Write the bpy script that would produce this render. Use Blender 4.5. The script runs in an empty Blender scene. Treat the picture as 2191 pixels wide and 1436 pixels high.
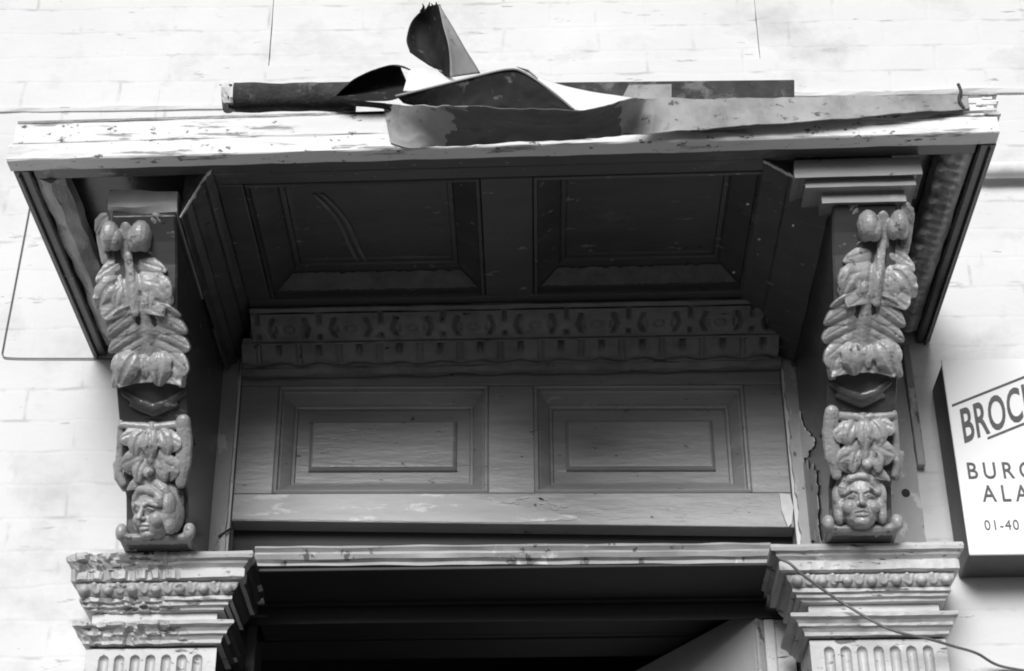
import bpy, bmesh, math, random
from mathutils import Vector, Matrix, noise

# ------------------------------------------------------------------ camera, sky, sun, exposure
SC = bpy.context.scene
COL = SC.collection
ZO = 1.6                                            # eye height above the pavement
F_PX, PITCH, YAW, ROLL = 3949.76, math.radians(30.88), math.radians(-0.58), math.radians(-0.48)
EYE = Vector((0.0378, -3.4, 0.0))
_cp, _sp = math.cos(PITCH), math.sin(PITCH)
FWD = Vector((math.sin(YAW) * _cp, math.cos(YAW) * _cp, _sp))
_r = Vector((math.cos(YAW), -math.sin(YAW), 0)); _u = _r.cross(FWD)
RIGHT = math.cos(ROLL) * _r + math.sin(ROLL) * _u
UP = -math.sin(ROLL) * _r + math.cos(ROLL) * _u
cd = bpy.data.cameras.new('camera'); cam = bpy.data.objects.new('camera', cd); COL.objects.link(cam)
M3 = Matrix((RIGHT, UP, -FWD)).transposed()
cam.matrix_world = Matrix.Translation(EYE + Vector((0, 0, ZO))) @ M3.to_4x4()
cd.sensor_width = 36.0; cd.lens = 36.0 * F_PX / 2191.0; cd.clip_end = 400; cd.clip_start = 0.05
SC.camera = cam

SUN_EL, SUN_AZ = math.radians(23), math.radians(-9)     # from the front, to the left of the door
W = bpy.data.worlds.new('World'); SC.world = W; W.use_nodes = True
nt = W.node_tree; bg = nt.nodes['Background']
sky = nt.nodes.new('ShaderNodeTexSky'); sky.sky_type = 'NISHITA'; sky.sun_disc = False
sky.sun_elevation = SUN_EL; sky.sun_rotation = math.pi - SUN_AZ
sky.air_density = 1.0; sky.dust_density = 3.0
bw = nt.nodes.new('ShaderNodeRGBToBW')                    # a black-and-white photograph
nt.links.new(sky.outputs[0], bw.inputs[0]); nt.links.new(bw.outputs[0], bg.inputs[0])
bg.inputs[1].default_value = 0.05
sl = bpy.data.lights.new('sun', 'SUN'); sl.energy = 3.4; sl.angle = math.radians(28); sl.color = (1, 1, 1)
so = bpy.data.objects.new('sun', sl); COL.objects.link(so)
_dir = Vector((math.sin(SUN_AZ) * math.cos(SUN_EL), -math.cos(SUN_AZ) * math.cos(SUN_EL), math.sin(SUN_EL)))
so.rotation_euler = _dir.to_track_quat('Z', 'Y').to_euler(); so.location = (-3, -4, 6)
SC.view_settings.view_transform = 'Standard'; SC.view_settings.look = 'None'
SC.view_settings.exposure = 0.0; SC.view_settings.gamma = 1
SC.render.engine = 'CYCLES'
SC.cycles.use_denoising = True
SC.cycles.pixel_filter_type = 'BLACKMAN_HARRIS'; SC.cycles.filter_width = 1.9
SC.cycles.max_bounces = 6; SC.cycles.diffuse_bounces = 4

# ------------------------------------------------------------------ helpers
def P(px, py, y=None, z=None, x=None):
    """measured point of the photograph at a known depth, height or side plane"""
    d = FWD + RIGHT * ((px - 1095.5) / F_PX) - UP * ((py - 718) / F_PX)
    if y is not None: t = (y - EYE.y) / d.y
    elif z is not None: t = (z - EYE.z) / d.z
    else: t = (x - EYE.x) / d.x
    return EYE + d * t

def nz(p, s, seed=0.0):
    return noise.noise(Vector((p[0] * s + seed, p[1] * s + seed * 1.7, p[2] * s - seed)))

class MB:
    def __init__(self): self.v = []; self.f = []
    def add(self, vs, fs):
        n = len(self.v); self.v += [Vector(p) for p in vs]; self.f += [tuple(i + n for i in q) for q in fs]
    def hexa(self, p):                                  # 8 points: bottom loop 0-3, top loop 4-7
        self.add(p, [(3, 2, 1, 0), (4, 5, 6, 7), (0, 1, 5, 4), (1, 2, 6, 5), (2, 3, 7, 6), (3, 0, 4, 7)])
    def box(self, x0, x1, y0, y1, z0, z1):
        self.hexa([(x0, y0, z0), (x1, y0, z0), (x1, y1, z0), (x0, y1, z0), (x0, y0, z1), (x1, y0, z1), (x1, y1, z1), (x0, y1, z1)])
    def loft(self, loops, cap=True, closed=True):       # list of loops of equal length
        n = len(loops[0]); b = len(self.v)
        for l in loops: self.v += [Vector(p) for p in l]
        for i in range(len(loops) - 1):
            for k in range(n if closed else n - 1):
                k2 = (k + 1) % n
                self.f.append((b + i * n + k, b + i * n + k2, b + (i + 1) * n + k2, b + (i + 1) * n + k))
        if cap:
            self.f.append(tuple(b + k for k in reversed(range(n))))
            self.f.append(tuple(b + (len(loops) - 1) * n + k for k in range(n)))
    def prism_x(self, prof, x0, x1, n=24, jit=0.0, seed=0, z_of=None, trim=None):
        """closed (y,z) profile run along x, edges uneven by jit; trim(y,z)->(dx0,dx1) mitres the ends"""
        L = []
        for i in range(n + 1):
            t = i / n; l = []
            for k, (y, z) in enumerate(prof):
                a, c = (trim(y, z) if trim else (0, 0))
                x = (x0 + a) * (1 - t) + (x1 + c) * t
                q = Vector((x, y, z))
                if jit: q += Vector((0, nz(q, 14, seed + k), nz(q, 14, seed + 50 + k))) * jit
                if z_of: q.z += z_of(x)
                l.append(q)
            L.append(l)
        self.loft(L)
    def prism_y(self, prof, y0, y1, n=16, jit=0.0, seed=0, trim=None):   # closed (x,z) profile run along y
        L = []
        for i in range(n + 1):
            t = i / n; l = []
            for k, (x, z) in enumerate(prof):
                a, c = (trim(x, z) if trim else (0, 0))
                q = Vector((x, (y0 + a) * (1 - t) + (y1 + c) * t, z))
                if jit: q += Vector((nz(q, 16, seed + k), 0, nz(q, 16, seed + 40 + k))) * jit
                l.append(q)
            L.append(l)
        self.loft(L)
    def ring(self, x0, x1, yf, prof, kl=1, kr=1, yb=0.0, n=14, jit=0.0, seed=0, dmg=None):
        """moulding returned round three sides; prof = [(projection, z)...] top to bottom"""
        rows = []
        for j, (p, z) in enumerate(prof):
            A, B, Cc, D = (x0 - p * kl, yb), (x0 - p * kl, yf - p), (x1 + p * kr, yf - p), (x1 + p * kr, yb)
            pts = []
            for (s, e, m) in ((A, B, 6), (B, Cc, n), (Cc, D, 6)):
                for i in range(m):
                    t = i / m; pts.append((s[0] + (e[0] - s[0]) * t, s[1] + (e[1] - s[1]) * t))
            pts.append(D); row = []
            for (x, y) in pts:
                q = Vector((x, y, z))
                if jit: q += Vector((nz(q, 16, seed), nz(q, 16, seed + 9), nz(q, 18, seed + 21 + j))) * jit
                if dmg: q += dmg(q, j)
                row.append(q)
            rows.append(row)
        self.loft(rows, cap=True, closed=True)
    def tube(self, pts, r, n=8, taper=None, flat=1.0, nrm=None):
        pts = [Vector(p) for p in pts]; L = []
        rs = r if isinstance(r, (list, tuple)) else [r] * len(pts)
        for i, p in enumerate(pts):
            t = (pts[min(i + 1, len(pts) - 1)] - pts[max(i - 1, 0)]).normalized()
            a = nrm if nrm else (Vector((0, 0, 1)) if abs(t.z) < .9 else Vector((1, 0, 0)))
            s = t.cross(a).normalized(); b = s.cross(t).normalized()
            L.append([p + s * (math.cos(w) * rs[i]) + b * (math.sin(w) * rs[i] * flat) for w in [2 * math.pi * k / n for k in range(n)]])
        self.loft(L)
    def chain(self, pts, rs, flat=0.7, nrm=None, n=10):   # a rounded lobe: tube with closed, rounded ends
        pts = [Vector(p) for p in pts]
        P2, R2 = [], []
        m = len(pts)
        for i in range(m - 1):
            for k in range(4):
                t = k / 4; P2.append(pts[i].lerp(pts[i + 1], t)); R2.append(rs[i] * (1 - t) + rs[i + 1] * t)
        P2.append(pts[-1]); R2.append(rs[-1])
        t0 = (P2[0] - P2[1]).normalized(); t1 = (P2[-1] - P2[-2]).normalized()
        pre = [(P2[0] + t0 * R2[0] * s, R2[0] * math.sqrt(max(0, 1 - s * s))) for s in (.97, .8, .45)]
        post = [(P2[-1] + t1 * R2[-1] * s, R2[-1] * math.sqrt(max(0, 1 - s * s))) for s in (.45, .8, .97)]
        A = pre + list(zip(P2, R2)) + post
        self.tube([a for a, _ in A], [max(b, 1e-4) for _, b in A], n, flat=flat, nrm=nrm)
    def ball(self, c, r, rot=None, nu=14, nv=9):
        c = Vector(c); L = []
        for j in range(1, nv):
            a = math.pi * j / nv; l = []
            for i in range(nu):
                b = 2 * math.pi * i / nu
                q = Vector((r[0] * math.sin(a) * math.cos(b), r[1] * math.sin(a) * math.sin(b), r[2] * math.cos(a)))
                if rot: q = rot @ q
                l.append(c + q)
            L.append(l)
        self.loft(L)
    def grid(self, fn, nu, nv):
        b = len(self.v)
        for j in range(nv + 1):
            for i in range(nu + 1): self.v.append(Vector(fn(i / nu, j / nv)))
        for j in range(nv):
            for i in range(nu):
                a = b + j * (nu + 1) + i; self.f.append((a, a + 1, a + nu + 2, a + nu + 1))
    def build(self, name, m, parent=None, bevel=0, smooth=False, solid=0, sub=0, voxel=0, smooth_it=0):
        me = bpy.data.meshes.new(name)
        off = Vector((0, 0, ZO)) - (parent_world(parent) if parent else Vector())
        me.from_pydata([tuple(p + off) for p in self.v], [], self.f)
        bm = bmesh.new(); bm.from_mesh(me)
        if not solid: bmesh.ops.recalc_face_normals(bm, faces=bm.faces)
        bm.to_mesh(me); bm.free()
        me.materials.append(m)
        o = bpy.data.objects.new(name, me); COL.objects.link(o)
        if parent: o.parent = parent
        if voxel:
            q = o.modifiers.new('r', 'REMESH'); q.mode = 'VOXEL'; q.voxel_size = voxel; q.use_smooth_shade = True
            if smooth_it: s = o.modifiers.new('s', 'SMOOTH'); s.factor = .5; s.iterations = smooth_it
            dg = bpy.context.evaluated_depsgraph_get(); ev = o.evaluated_get(dg)
            nm = bpy.data.meshes.new_from_object(ev); o.modifiers.clear(); o.data = nm; nm.name = name
            if not nm.materials: nm.materials.append(m)
            nrm_ = [v.normal.copy() for v in nm.vertices]; pl_ = o.parent.location if parent else Vector()
            for v, nn in zip(nm.vertices, nrm_):               # paint lumps and tool marks
                c = v.co + pl_
                v.co = v.co + nn * (.0005 * nz(c, 95, 3) + .0005 * nz(c, 210, 8) + .0012 * min(0, nz(c, 55, 17) + .30))
            smooth = True
        if sub:
            q = o.modifiers.new('sub', 'SUBSURF'); q.levels = q.render_levels = sub
        if solid:
            q = o.modifiers.new('solid', 'SOLIDIFY'); q.thickness = solid; q.offset = 0
        if bevel:
            q = o.modifiers.new('bev', 'BEVEL'); q.width = bevel; q.segments = 2; q.limit_method = 'ANGLE'; q.angle_limit = math.radians(40)
        if smooth:
            for p in o.data.polygons: p.use_smooth = True
        return o

def parent_world(o):
    v = Vector()
    while o: v += o.location; o = o.parent
    return v
def tag(o, label=None, cat=None, group=None, kind=None):
    if label: o['label'] = label
    if cat: o['category'] = cat
    if group: o['group'] = group
    if kind: o['kind'] = kind
    return o
def thing(name, loc, label, cat, group=None):
    o = bpy.data.objects.new(name, None); COL.objects.link(o); o.location = (loc[0], loc[1], loc[2] + ZO); o.empty_display_size = .05
    return tag(o, label, cat, group)

def cr(p0, p1, p2, p3, t): return .5 * ((2 * p1) + (p2 - p0) * t + (2 * p0 - 5 * p1 + 4 * p2 - p3) * t * t + (3 * p1 - p0 - 3 * p2 + p3) * t ** 3)
def spl(pts, u):
    n = len(pts) - 1; f = min(u, .99999) * n; i = int(f); t = f - i
    g = lambda k: pts[max(0, min(n, k))]
    return cr(g(i - 1), g(i), g(i + 1), g(i + 2), t)

# ------------------------------------------------------------------ materials
def mat(name, base, rough=.6, var=.25, vscale=9, stretch=(1, 1, 1), bump=.25, bscale=60, flakes=(), spec=.5, bdist=.004, metal=0, fine=None):
    """flakes: list of (colour, noise scale, threshold, stretch) - chips, stains and wear with a shape of their own"""
    m = bpy.data.materials.new(name); m.use_nodes = True; t = m.node_tree; N = t.nodes; L = t.links
    b = N['Principled BSDF']; b.inputs['Roughness'].default_value = rough; b.inputs['Specular IOR Level'].default_value = spec
    b.inputs['Metallic'].default_value = metal
    g = N.new('ShaderNodeNewGeometry')
    def nztex(scale, st, det=5, rgh=.6):
        mp = N.new('ShaderNodeMapping'); mp.inputs['Scale'].default_value = st; L.new(g.outputs['Position'], mp.inputs[0])
        n = N.new('ShaderNodeTexNoise'); n.inputs['Scale'].default_value = scale; n.inputs['Detail'].default_value = det; n.inputs['Roughness'].default_value = rgh
        L.new(mp.outputs[0], n.inputs[0]); return n
    n1 = nztex(vscale, stretch)
    mr = N.new('ShaderNodeMapRange'); mr.inputs[1].default_value = .3; mr.inputs[2].default_value = .7
    mr.inputs[3].default_value = base * (1 - var); mr.inputs[4].default_value = base * (1 + var); L.new(n1.outputs[0], mr.inputs[0])
    col = mr.outputs[0]; hgt = None
    for fl_ in flakes:
        c, sc, th, st = fl_[:4]; wd = fl_[4] if len(fl_) > 4 else .025
        f = nztex(sc, st, 6, .65)
        r = N.new('ShaderNodeMapRange'); r.inputs[1].default_value = th; r.inputs[2].default_value = th + wd; L.new(f.outputs[0], r.inputs[0])
        mx = N.new('ShaderNodeMix'); mx.data_type = 'FLOAT'; L.new(r.outputs[0], mx.inputs[0]); L.new(col, mx.inputs[2]); mx.inputs[3].default_value = c
        col = mx.outputs[0]
        if hgt is None: hgt = r.outputs[0]
        else:
            a = N.new('ShaderNodeMath'); a.operation = 'ADD'; L.new(hgt, a.inputs[0]); L.new(r.outputs[0], a.inputs[1]); hgt = a.outputs[0]
    L.new(col, b.inputs['Base Color'])
    n2 = nztex(bscale, stretch, 6)
    h = n2.outputs[0]
    if hgt is not None:
        a = N.new('ShaderNodeMath'); a.operation = 'MULTIPLY_ADD'; a.inputs[1].default_value = -.35; L.new(hgt, a.inputs[0]); L.new(h, a.inputs[2]); h = a.outputs[0]
    bp = N.new('ShaderNodeBump'); bp.inputs['Strength'].default_value = bump; bp.inputs['Distance'].default_value = bdist
    L.new(h, bp.inputs['Height']); L.new(bp.outputs[0], b.inputs['Normal'])
    m['h'] = 1
    return m

def brick_mat():
    m = mat('painted_brick', .70, .75, .06, 3, (1, 1, 1.5), .0, 40, flakes=[(.36, 34, .655, (.28, 1, 1.9)), (.46, 7, .63, (1.8, 1, .35), .08), (.42, 15, .63, (.4, 1, 1.7), .05), (.50, 4, .54, (.9, 1, 1.2), .2)])
    t = m.node_tree; N = t.nodes; L = t.links; b = N['Principled BSDF']
    g = N.new('ShaderNodeNewGeometry'); s = N.new('ShaderNodeSeparateXYZ'); L.new(g.outputs['Position'], s.inputs[0])
    c = N.new('ShaderNodeCombineXYZ'); L.new(s.outputs[0], c.inputs[0]); L.new(s.outputs[2], c.inputs[1])
    wn = N.new('ShaderNodeTexNoise'); wn.inputs['Scale'].default_value = 9; L.new(g.outputs['Position'], wn.inputs[0])
    ws = N.new('ShaderNodeVectorMath'); ws.operation = 'SCALE'; ws.inputs[3].default_value = .018; L.new(wn.outputs[1], ws.inputs[0])
    wa = N.new('ShaderNodeVectorMath'); wa.operation = 'ADD'; L.new(c.outputs[0], wa.inputs[0]); L.new(ws.outputs[0], wa.inputs[1])
    k = N.new('ShaderNodeTexBrick'); k.inputs['Scale'].default_value = 1; k.inputs['Brick Width'].default_value = .225; k.inputs['Row Height'].default_value = .075
    k.inputs['Mortar Size'].default_value = .006; k.inputs['Mortar Smooth'].default_value = .9
    L.new(wa.outputs[0], k.inputs[0])
    n = N.new('ShaderNodeTexNoise'); n.inputs['Scale'].default_value = 45; n.inputs['Detail'].default_value = 6; L.new(g.outputs['Position'], n.inputs[0])
    n3 = N.new('ShaderNodeTexNoise'); n3.inputs['Scale'].default_value = 11; n3.inputs['Detail'].default_value = 4; L.new(g.outputs['Position'], n3.inputs[0])
    jm = N.new('ShaderNodeMapRange'); jm.inputs[1].default_value = .52; jm.inputs[2].default_value = .66; jm.inputs[4].default_value = .5; L.new(n3.outputs[0], jm.inputs[0])
    jf = N.new('ShaderNodeMath'); jf.operation = 'MULTIPLY'; L.new(jm.outputs[0], jf.inputs[0]); L.new(k.outputs['Fac'], jf.inputs[1])
    jx = N.new('ShaderNodeMix'); jx.data_type = 'FLOAT'; src = b.inputs['Base Color'].links[0].from_socket
    L.new(jf.outputs[0], jx.inputs[0]); L.new(src, jx.inputs[2]); jx.inputs[3].default_value = .33; L.new(jx.outputs[0], b.inputs['Base Color'])
    pm = N.new('ShaderNodeMath'); pm.operation = 'MULTIPLY'; L.new(k.outputs['Fac'], pm.inputs[0]); L.new(n3.outputs[0], pm.inputs[1])
    a = N.new('ShaderNodeMath'); a.operation = 'MULTIPLY_ADD'; a.inputs[1].default_value = -.8; L.new(pm.outputs[0], a.inputs[0]); L.new(n.outputs[0], a.inputs[2])
    bp = [q for q in N if q.type == 'BUMP'][0]; bp.inputs['Strength'].default_value = .3; bp.inputs['Distance'].default_value = .004
    L.new(a.outputs[0], bp.inputs['Height'])
    return m

M = {}
M['brick'] = brick_mat()
M['wood'] = mat('dark_painted_wood', .068, .26, .22, 10, (.35, 1, 1), .30, 55, flakes=[(.20, 40, .64, (.5, 1, 1)), (.12, 9, .60, (.6, 1, 1), .12), (.03, 30, .66, (.5, 1, 1), .06)], bdist=.003)
M['frieze'] = mat('worn_painted_wood', .30, .33, .22, 12, (.3, 1, 1.6), .35, 50, flakes=[(.42, 46, .625, (.3, 1, 1.4), .05), (.06, 60, .66, (.5, 1, 1))], bdist=.003)
M['fascia'] = mat('flaking_white_board', .74, .7, .10, 8, (.3, 1, 1), .5, 40, flakes=[(.30, 33, .585, (.16, 1, 1.7), .04), (.12, 70, .62, (.6, 1, 1)), (.5, 12, .58, (.2, 1, 1), .1)], bdist=.004)
M['carved'] = mat('thick_painted_carving', .33, .31, .22, 14, (1, 1, 1), .35, 90, flakes=[(.55, 55, .625, (1, 1, 1)), (.11, 42, .60, (1, 1, 1), .06)], bdist=.002)
M['pilaster'] = mat('pale_painted_stucco', .48, .45, .2, 9, (.6, 1, 1), .5, 60, flakes=[(.08, 30, .615, (.35, 1, 1.8), .03), (.2, 80, .62, (.6, 1, 1), .06), (.66, 30, .63, (.5, 1, 1), .06)], bdist=.003)
M['backing'] = mat('pale_peeling_board', .36, .55, .2, 9, (1, 1, .5), .4, 50, flakes=[(.12, 26, .62, (1.2, 1, .6)), (.60, 20, .60, (1, 1, .6), .05)], bdist=.004)
M['worn'] = mat('bare_worn_timber', .44, .5, .25, 14, (.3, 1, 1.5), .4, 60, flakes=[(.68, 30, .56, (.3, 1, 1.4), .06), (.2, 40, .64, (.4, 1, 1), .05)], bdist=.002)
M['cornice'] = mat('dusty_carved_wood', .22, .45, .25, 20, (1, 1, 1), .3, 70, flakes=[(.03, 40, .64, (.6, 1, 1), .05)], bdist=.002)
M['smear_sheen'] = mat('old_smear_and_sheen', .15, .5, .3, 30)
M['backing_dark'] = mat('grimy_peeling_board', .17, .5, .2, 9, (1, 1, .5), .4, 50, flakes=[(.55, 17, .60, (1.1, 1, .6), .03), (.05, 30, .63, (1.2, 1, .6))], bdist=.004)
M['plaster'] = mat('bare_plaster', .68, .85, .15, 20, (1, 1, 1), .4, 60)
M['rough'] = mat('rough_split_wood', .46, .8, .35, 30, (1, .25, 1), .7, 60, flakes=[(.34, 40, 0.545, (1, .3, 1))], bdist=.006)
M['lead'] = mat('weathered_lead', .33, .6, .25, 7, (1, 1, 1), .3, 40, flakes=[(.17, 9, .48, (1, 1, .6), .2), (.10, 45, .60, (1, 1, 1), .06)], bdist=.003)
M['lead_dark'] = mat('shaded_lead', .10, .6, .3, 7, (1, 1, 1), .3, 40, flakes=[(.035, 9, .5, (1, 1, .7), .16), (.3, 70, .66, (1, 1, 1), .04)], bdist=.003)
M['tar'] = mat('tarred_underside', .024, .75, .35, 14, (1, 1, 1), .5, 50, spec=.15, flakes=[(.11, 40, .60, (1, 1, 1), .08)], bdist=.003)
M['felt'] = mat('old_roofing_felt', .045, .9, .4, 22, (1, 1, 1), .8, 70, flakes=[(.16, 26, .52, (1, 1, 1), .14)], bdist=.006)
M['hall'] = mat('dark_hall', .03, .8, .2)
M['inner'] = mat('dark_frame_shaded_return', .013, .6, .25, 8, (.3, 1, 1), .3, 40)
M['door'] = mat('grey_painted_door', .46, .45, .12, 5, (1, 1, .4), .2, 40)
M['sign'] = mat('white_enamel', .86, .35, .03, 5, (1, 1, 1), .05, 30)
M['signside'] = mat('shaded_box_side', .07, .5, .2, 8)
M['ink'] = mat('sign_lettering', .07, .5, .2, 20)
M['wire'] = mat('grey_wire', .14, .5, .2, 20)
M['iron'] = mat('rusty_iron', .04, .7, .3, 40)
M['ground'] = mat('paving', .04, .85, .25, 2, (1, 1, 1), .3, 20)

# ------------------------------------------------------------------ setting
def sheet(name, pts, m, kind='structure'):
    b = MB(); b.add(pts, [(0, 1, 2, 3)]); return tag(b.build(name, m), kind=kind)
sheet('ground', [(-150, -200, -ZO), (150, -200, -ZO), (150, 60, -ZO), (-150, 60, -ZO)], M['ground'])

# painted brick front with the doorway and a bricked-up window opening
wall = thing('house_wall', (0, 0, -ZO), 'white painted brick house front with faint courses, stains and a blocked window', 'wall')
b = MB()
xs = sorted([-8, -.572, .572, -.566, .593, 8]); zs = [-ZO, 1.97, 2.783, 4.6, 9]
def hole(xm, zm): return (-.572 < xm < .572 and zm < 1.97) or (-.566 < xm < .593 and 2.783 < zm < 4.6)
for i in range(len(xs) - 1):
    for j in range(len(zs) - 1):
        if not hole((xs[i] + xs[i + 1]) / 2, (zs[j] + zs[j + 1]) / 2):
            b.add([(xs[i], 0, zs[j]), (xs[i + 1], 0, zs[j]), (xs[i + 1], 0, zs[j + 1]), (xs[i], 0, zs[j + 1])], [(0, 1, 2, 3)])
def reveal(x0, x1, z0, z1, d, bottom=True):
    for q in ([(x0, 0, z0), (x0, 0, z1), (x0, d, z1), (x0, d, z0)], [(x1, 0, z0), (x1, d, z0), (x1, d, z1), (x1, 0, z1)],
              [(x0, 0, z1), (x1, 0, z1), (x1, d, z1), (x0, d, z1)]) + (([(x0, 0, z0), (x0, d, z0), (x1, d, z0), (x1, 0, z0)],) if bottom else ()):
        b.add(q, [(0, 1, 2, 3)])
reveal(-.572, .572, -ZO, 1.97, .33, False); reveal(-.566, .593, 2.783, 4.6, .05)
b.add([(-8, .33, -ZO), (-8, .33, 9), (-8, 0, 9), (-8, 0, -ZO)], [(0, 1, 2, 3)]); b.add([(8, .33, -ZO), (8, .33, 9), (8, 0, 9), (8, 0, -ZO)], [(0, 1, 2, 3)])
b.add([(-8, 0, 9), (8, 0, 9), (8, .33, 9), (-8, .33, 9)], [(0, 1, 2, 3)])
b.build('wall', M['brick'], wall)
b = MB(); n = 60; L = []
for i in range(n + 1):
    z = 2.7835 + (4.599 - 2.7835) * i / n
    xa = -.5655 + .004 * abs(nz((0, 0, z), 14, 3)); xb = .5925 - .004 * abs(nz((0, 0, z), 14, 7)); ya = .004 + .003 * nz((0, 0, z), 9, 5)
    L.append([(xa, ya, z), (xb, ya, z), (xb, .049, z), (xa, .049, z)])
b.loft(L); b.build('blocked_window', M['brick'], wall)
b = MB()                                                     # shallow lead chase above the hood
for (x0, x1, z) in ((-1.9, -.45, 2.655), (.50, 1.9, 2.668)): b.prism_x([(-.004, z), (-.007, z + .009), (0.01, z + .016), (.01, z - .003)], x0, x1, 30, .004, 3)
b.build('lead_chase', M['brick'], wall)
# dark hall behind the door
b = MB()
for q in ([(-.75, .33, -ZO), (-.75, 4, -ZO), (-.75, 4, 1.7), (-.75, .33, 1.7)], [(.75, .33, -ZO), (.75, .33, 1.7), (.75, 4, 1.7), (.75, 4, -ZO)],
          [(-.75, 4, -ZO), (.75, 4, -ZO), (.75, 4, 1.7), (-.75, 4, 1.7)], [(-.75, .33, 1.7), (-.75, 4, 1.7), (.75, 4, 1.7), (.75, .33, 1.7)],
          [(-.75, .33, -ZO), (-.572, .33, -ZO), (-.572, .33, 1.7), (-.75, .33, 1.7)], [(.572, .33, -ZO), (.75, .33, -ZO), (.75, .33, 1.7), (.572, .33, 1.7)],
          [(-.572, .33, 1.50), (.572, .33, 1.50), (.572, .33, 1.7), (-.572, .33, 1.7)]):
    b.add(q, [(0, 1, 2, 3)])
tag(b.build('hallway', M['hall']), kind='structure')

# ------------------------------------------------------------------ door hood
hood = thing('door_hood', (0, 0, 2.0), 'projecting timber door hood with dark coffered soffit and flaking white front board', 'door hood')
def hz(x, y): return x * (.0025 + .0145 * (-y / .71))          # the hood has settled: its left front corner hangs lower
def settle(b):
    for p in b.v: p.z += hz(p.x, p.y)
def panelled(b, rect, loops, mp):
    """rect=(u0,u1,v0,v1); loops=[(inset,depth)...]; mp(u,v,d)->point"""
    u0, u1, v0, v1 = rect; L = []
    for (i, d) in loops: L.append([mp(u0 + i, v0 + i, d), mp(u1 - i, v0 + i, d), mp(u1 - i, v1 - i, d), mp(u0 + i, v1 - i, d)])
    n = len(b.v)
    for l in L: b.v += [Vector(p) for p in l]
    for k in range(len(L) - 1):
        for e in range(4): b.f.append((n + k * 4 + e, n + k * 4 + (e + 1) % 4, n + (k + 1) * 4 + (e + 1) % 4, n + (k + 1) * 4 + e))
    b.f.append(tuple(n + (len(L) - 1) * 4 + e for e in range(4)))

b = MB()                                                     # front board: two boards with a worn joint
b.prism_x([(-.7205, 2.0355), (-.7225, 2.037), (-.7225, 2.078), (-.716, 2.084), (-.69, 2.084), (-.69, 2.035)], -.890, .885, 110, .0022, 2)
b.prism_x([(-.7215, 1.998), (-.7235, 2.000), (-.7225, 2.0335), (-.7205, 2.0345), (-.690, 2.0345), (-.690, 1.998)], -.897, .892, 110, .0016, 7)
settle(b); b.build('fascia', M['fascia'], hood)
b = MB()                                                     # splintered right-hand end of the board
rnd = random.Random(5)
for k in range(7):
    z = 2.036 + k * .0072
    b.prism_x([(-.7255 - rnd.random() * .003, z), (-.725 - rnd.random() * .004, z + .0055), (-.70, z + .0068), (-.70, z)], .83 + rnd.random() * .05, .886 + rnd.random() * .014, 14, .0045, k * 3)
settle(b); b.build('splintered_end', M['fascia'], hood)
b = MB()
b.box(-.885, .885, -.689, 0, 2.062, 2.080)
b.hexa([(-.89, -.715, 2.086), (.89, -.715, 2.086), (.89, -.005, 2.12), (-.89, -.005, 2.12), (-.89, -.715, 2.092), (.89, -.715, 2.092), (.89, -.005, 2.135), (-.89, -.005, 2.135)])
settle(b); b.build('roof_boards', M['wood'], hood)
b = MB()                                                     # board behind the fascia and side boards
b.box(-.862, .862, -.689, -.652, 2.004, 2.0615)
for s in (-1, 1):
    x0, x1 = sorted((s * .894, s * .864))
    b.box(x0, x1, -.689, -.001, 1.997, 2.0615)
    x0, x1 = sorted((s * .886, s * .880)); b.box(x0, x1, -.68, -.002, 1.990, 1.9965)
settle(b); b.build('edge_boards', M['wood'], hood, bevel=.003)
b = MB()                                                     # soffit framing between the brackets
b.box(-.535, .535, -.6515, -.615, 2.006, 2.061); b.box(-.535, .535, -.205, -.10, 2.006, 2.061)
for (x0, x1) in ((-.535, -.487), (-.047, .050), (.480, .535)): b.box(x0, x1, -.6145, -.2055, 2.006, 2.061)
settle(b); b.build('soffit_frame', M['wood'], hood, bevel=.003)
for (x0, x1) in ((-.4865, -.0475), (.0505, .4795)):
    b = MB()
    panelled(b, (x0, x1, -.614, -.206), [(0, 0), (.002, -.004), (.008, -.005), (.010, .006), (.013, .008), (.052, .034), (.056, .040), (.064, .041), (.066, .046), (.074, .047)], lambda u, v, d: (u, v, 2.010 + d))
    settle(b); b.build('soffit_panel', M['wood'], hood)
    for (yv, ia, ib, za, zb, sg) in ((-.206, .015, .050, 2.0185, 2.0415, -1), (-.614, .016, .050, 2.0185, 2.0415, 1)):  # worn paint, with the bevels' lighter gloss put into the colour too
        b = MB(); n = 60; ra, rb = [], []
        for i in range(n + 1):
            t = i / n; e = .004 * abs(nz((x0 + t, yv, 3), 30, 2)); e2 = .007 * abs(nz((x0 + t, yv, 9), 24, 6))
            fa, fb = e / .035, 1 - e2 / .035
            mk = lambda f: Vector((x0 + ia + f * (ib - ia) + t * (x1 - x0 - 2 * ia - 2 * f * (ib - ia)), yv + sg * (ia + (ib - ia) * f), za + (zb - za) * f - .0014))
            ra.append(mk(fa)); rb.append(mk(fb))
        b.v = ra + rb; b.f = [(i, i + 1, n + 2 + i, n + 1 + i) for i in range(n)]
        settle(b); b.build('worn_sheen_bevel', M['smear_sheen'], hood, solid=.0008)
for e, x0 in enumerate((0, 17)):
    L = []
    for i in range(25):
        t = i / 24; c = P(672 + x0 + 112 * t + 10 * math.sin(t * 5), 412 + 155 * t, z=2.0545); w = .0042 + .002 * nz((t * 3, e, 0), 3, 4)
        L.append([c + Vector((-w, 0, 0)), c + Vector((w, 0, 0)), c + Vector((w, 0, .0008)), c + Vector((-w, 0, .0008))])
    b = MB(); b.loft(L); settle(b); b.build('water_stain', M['smear_sheen'], hood)
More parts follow.
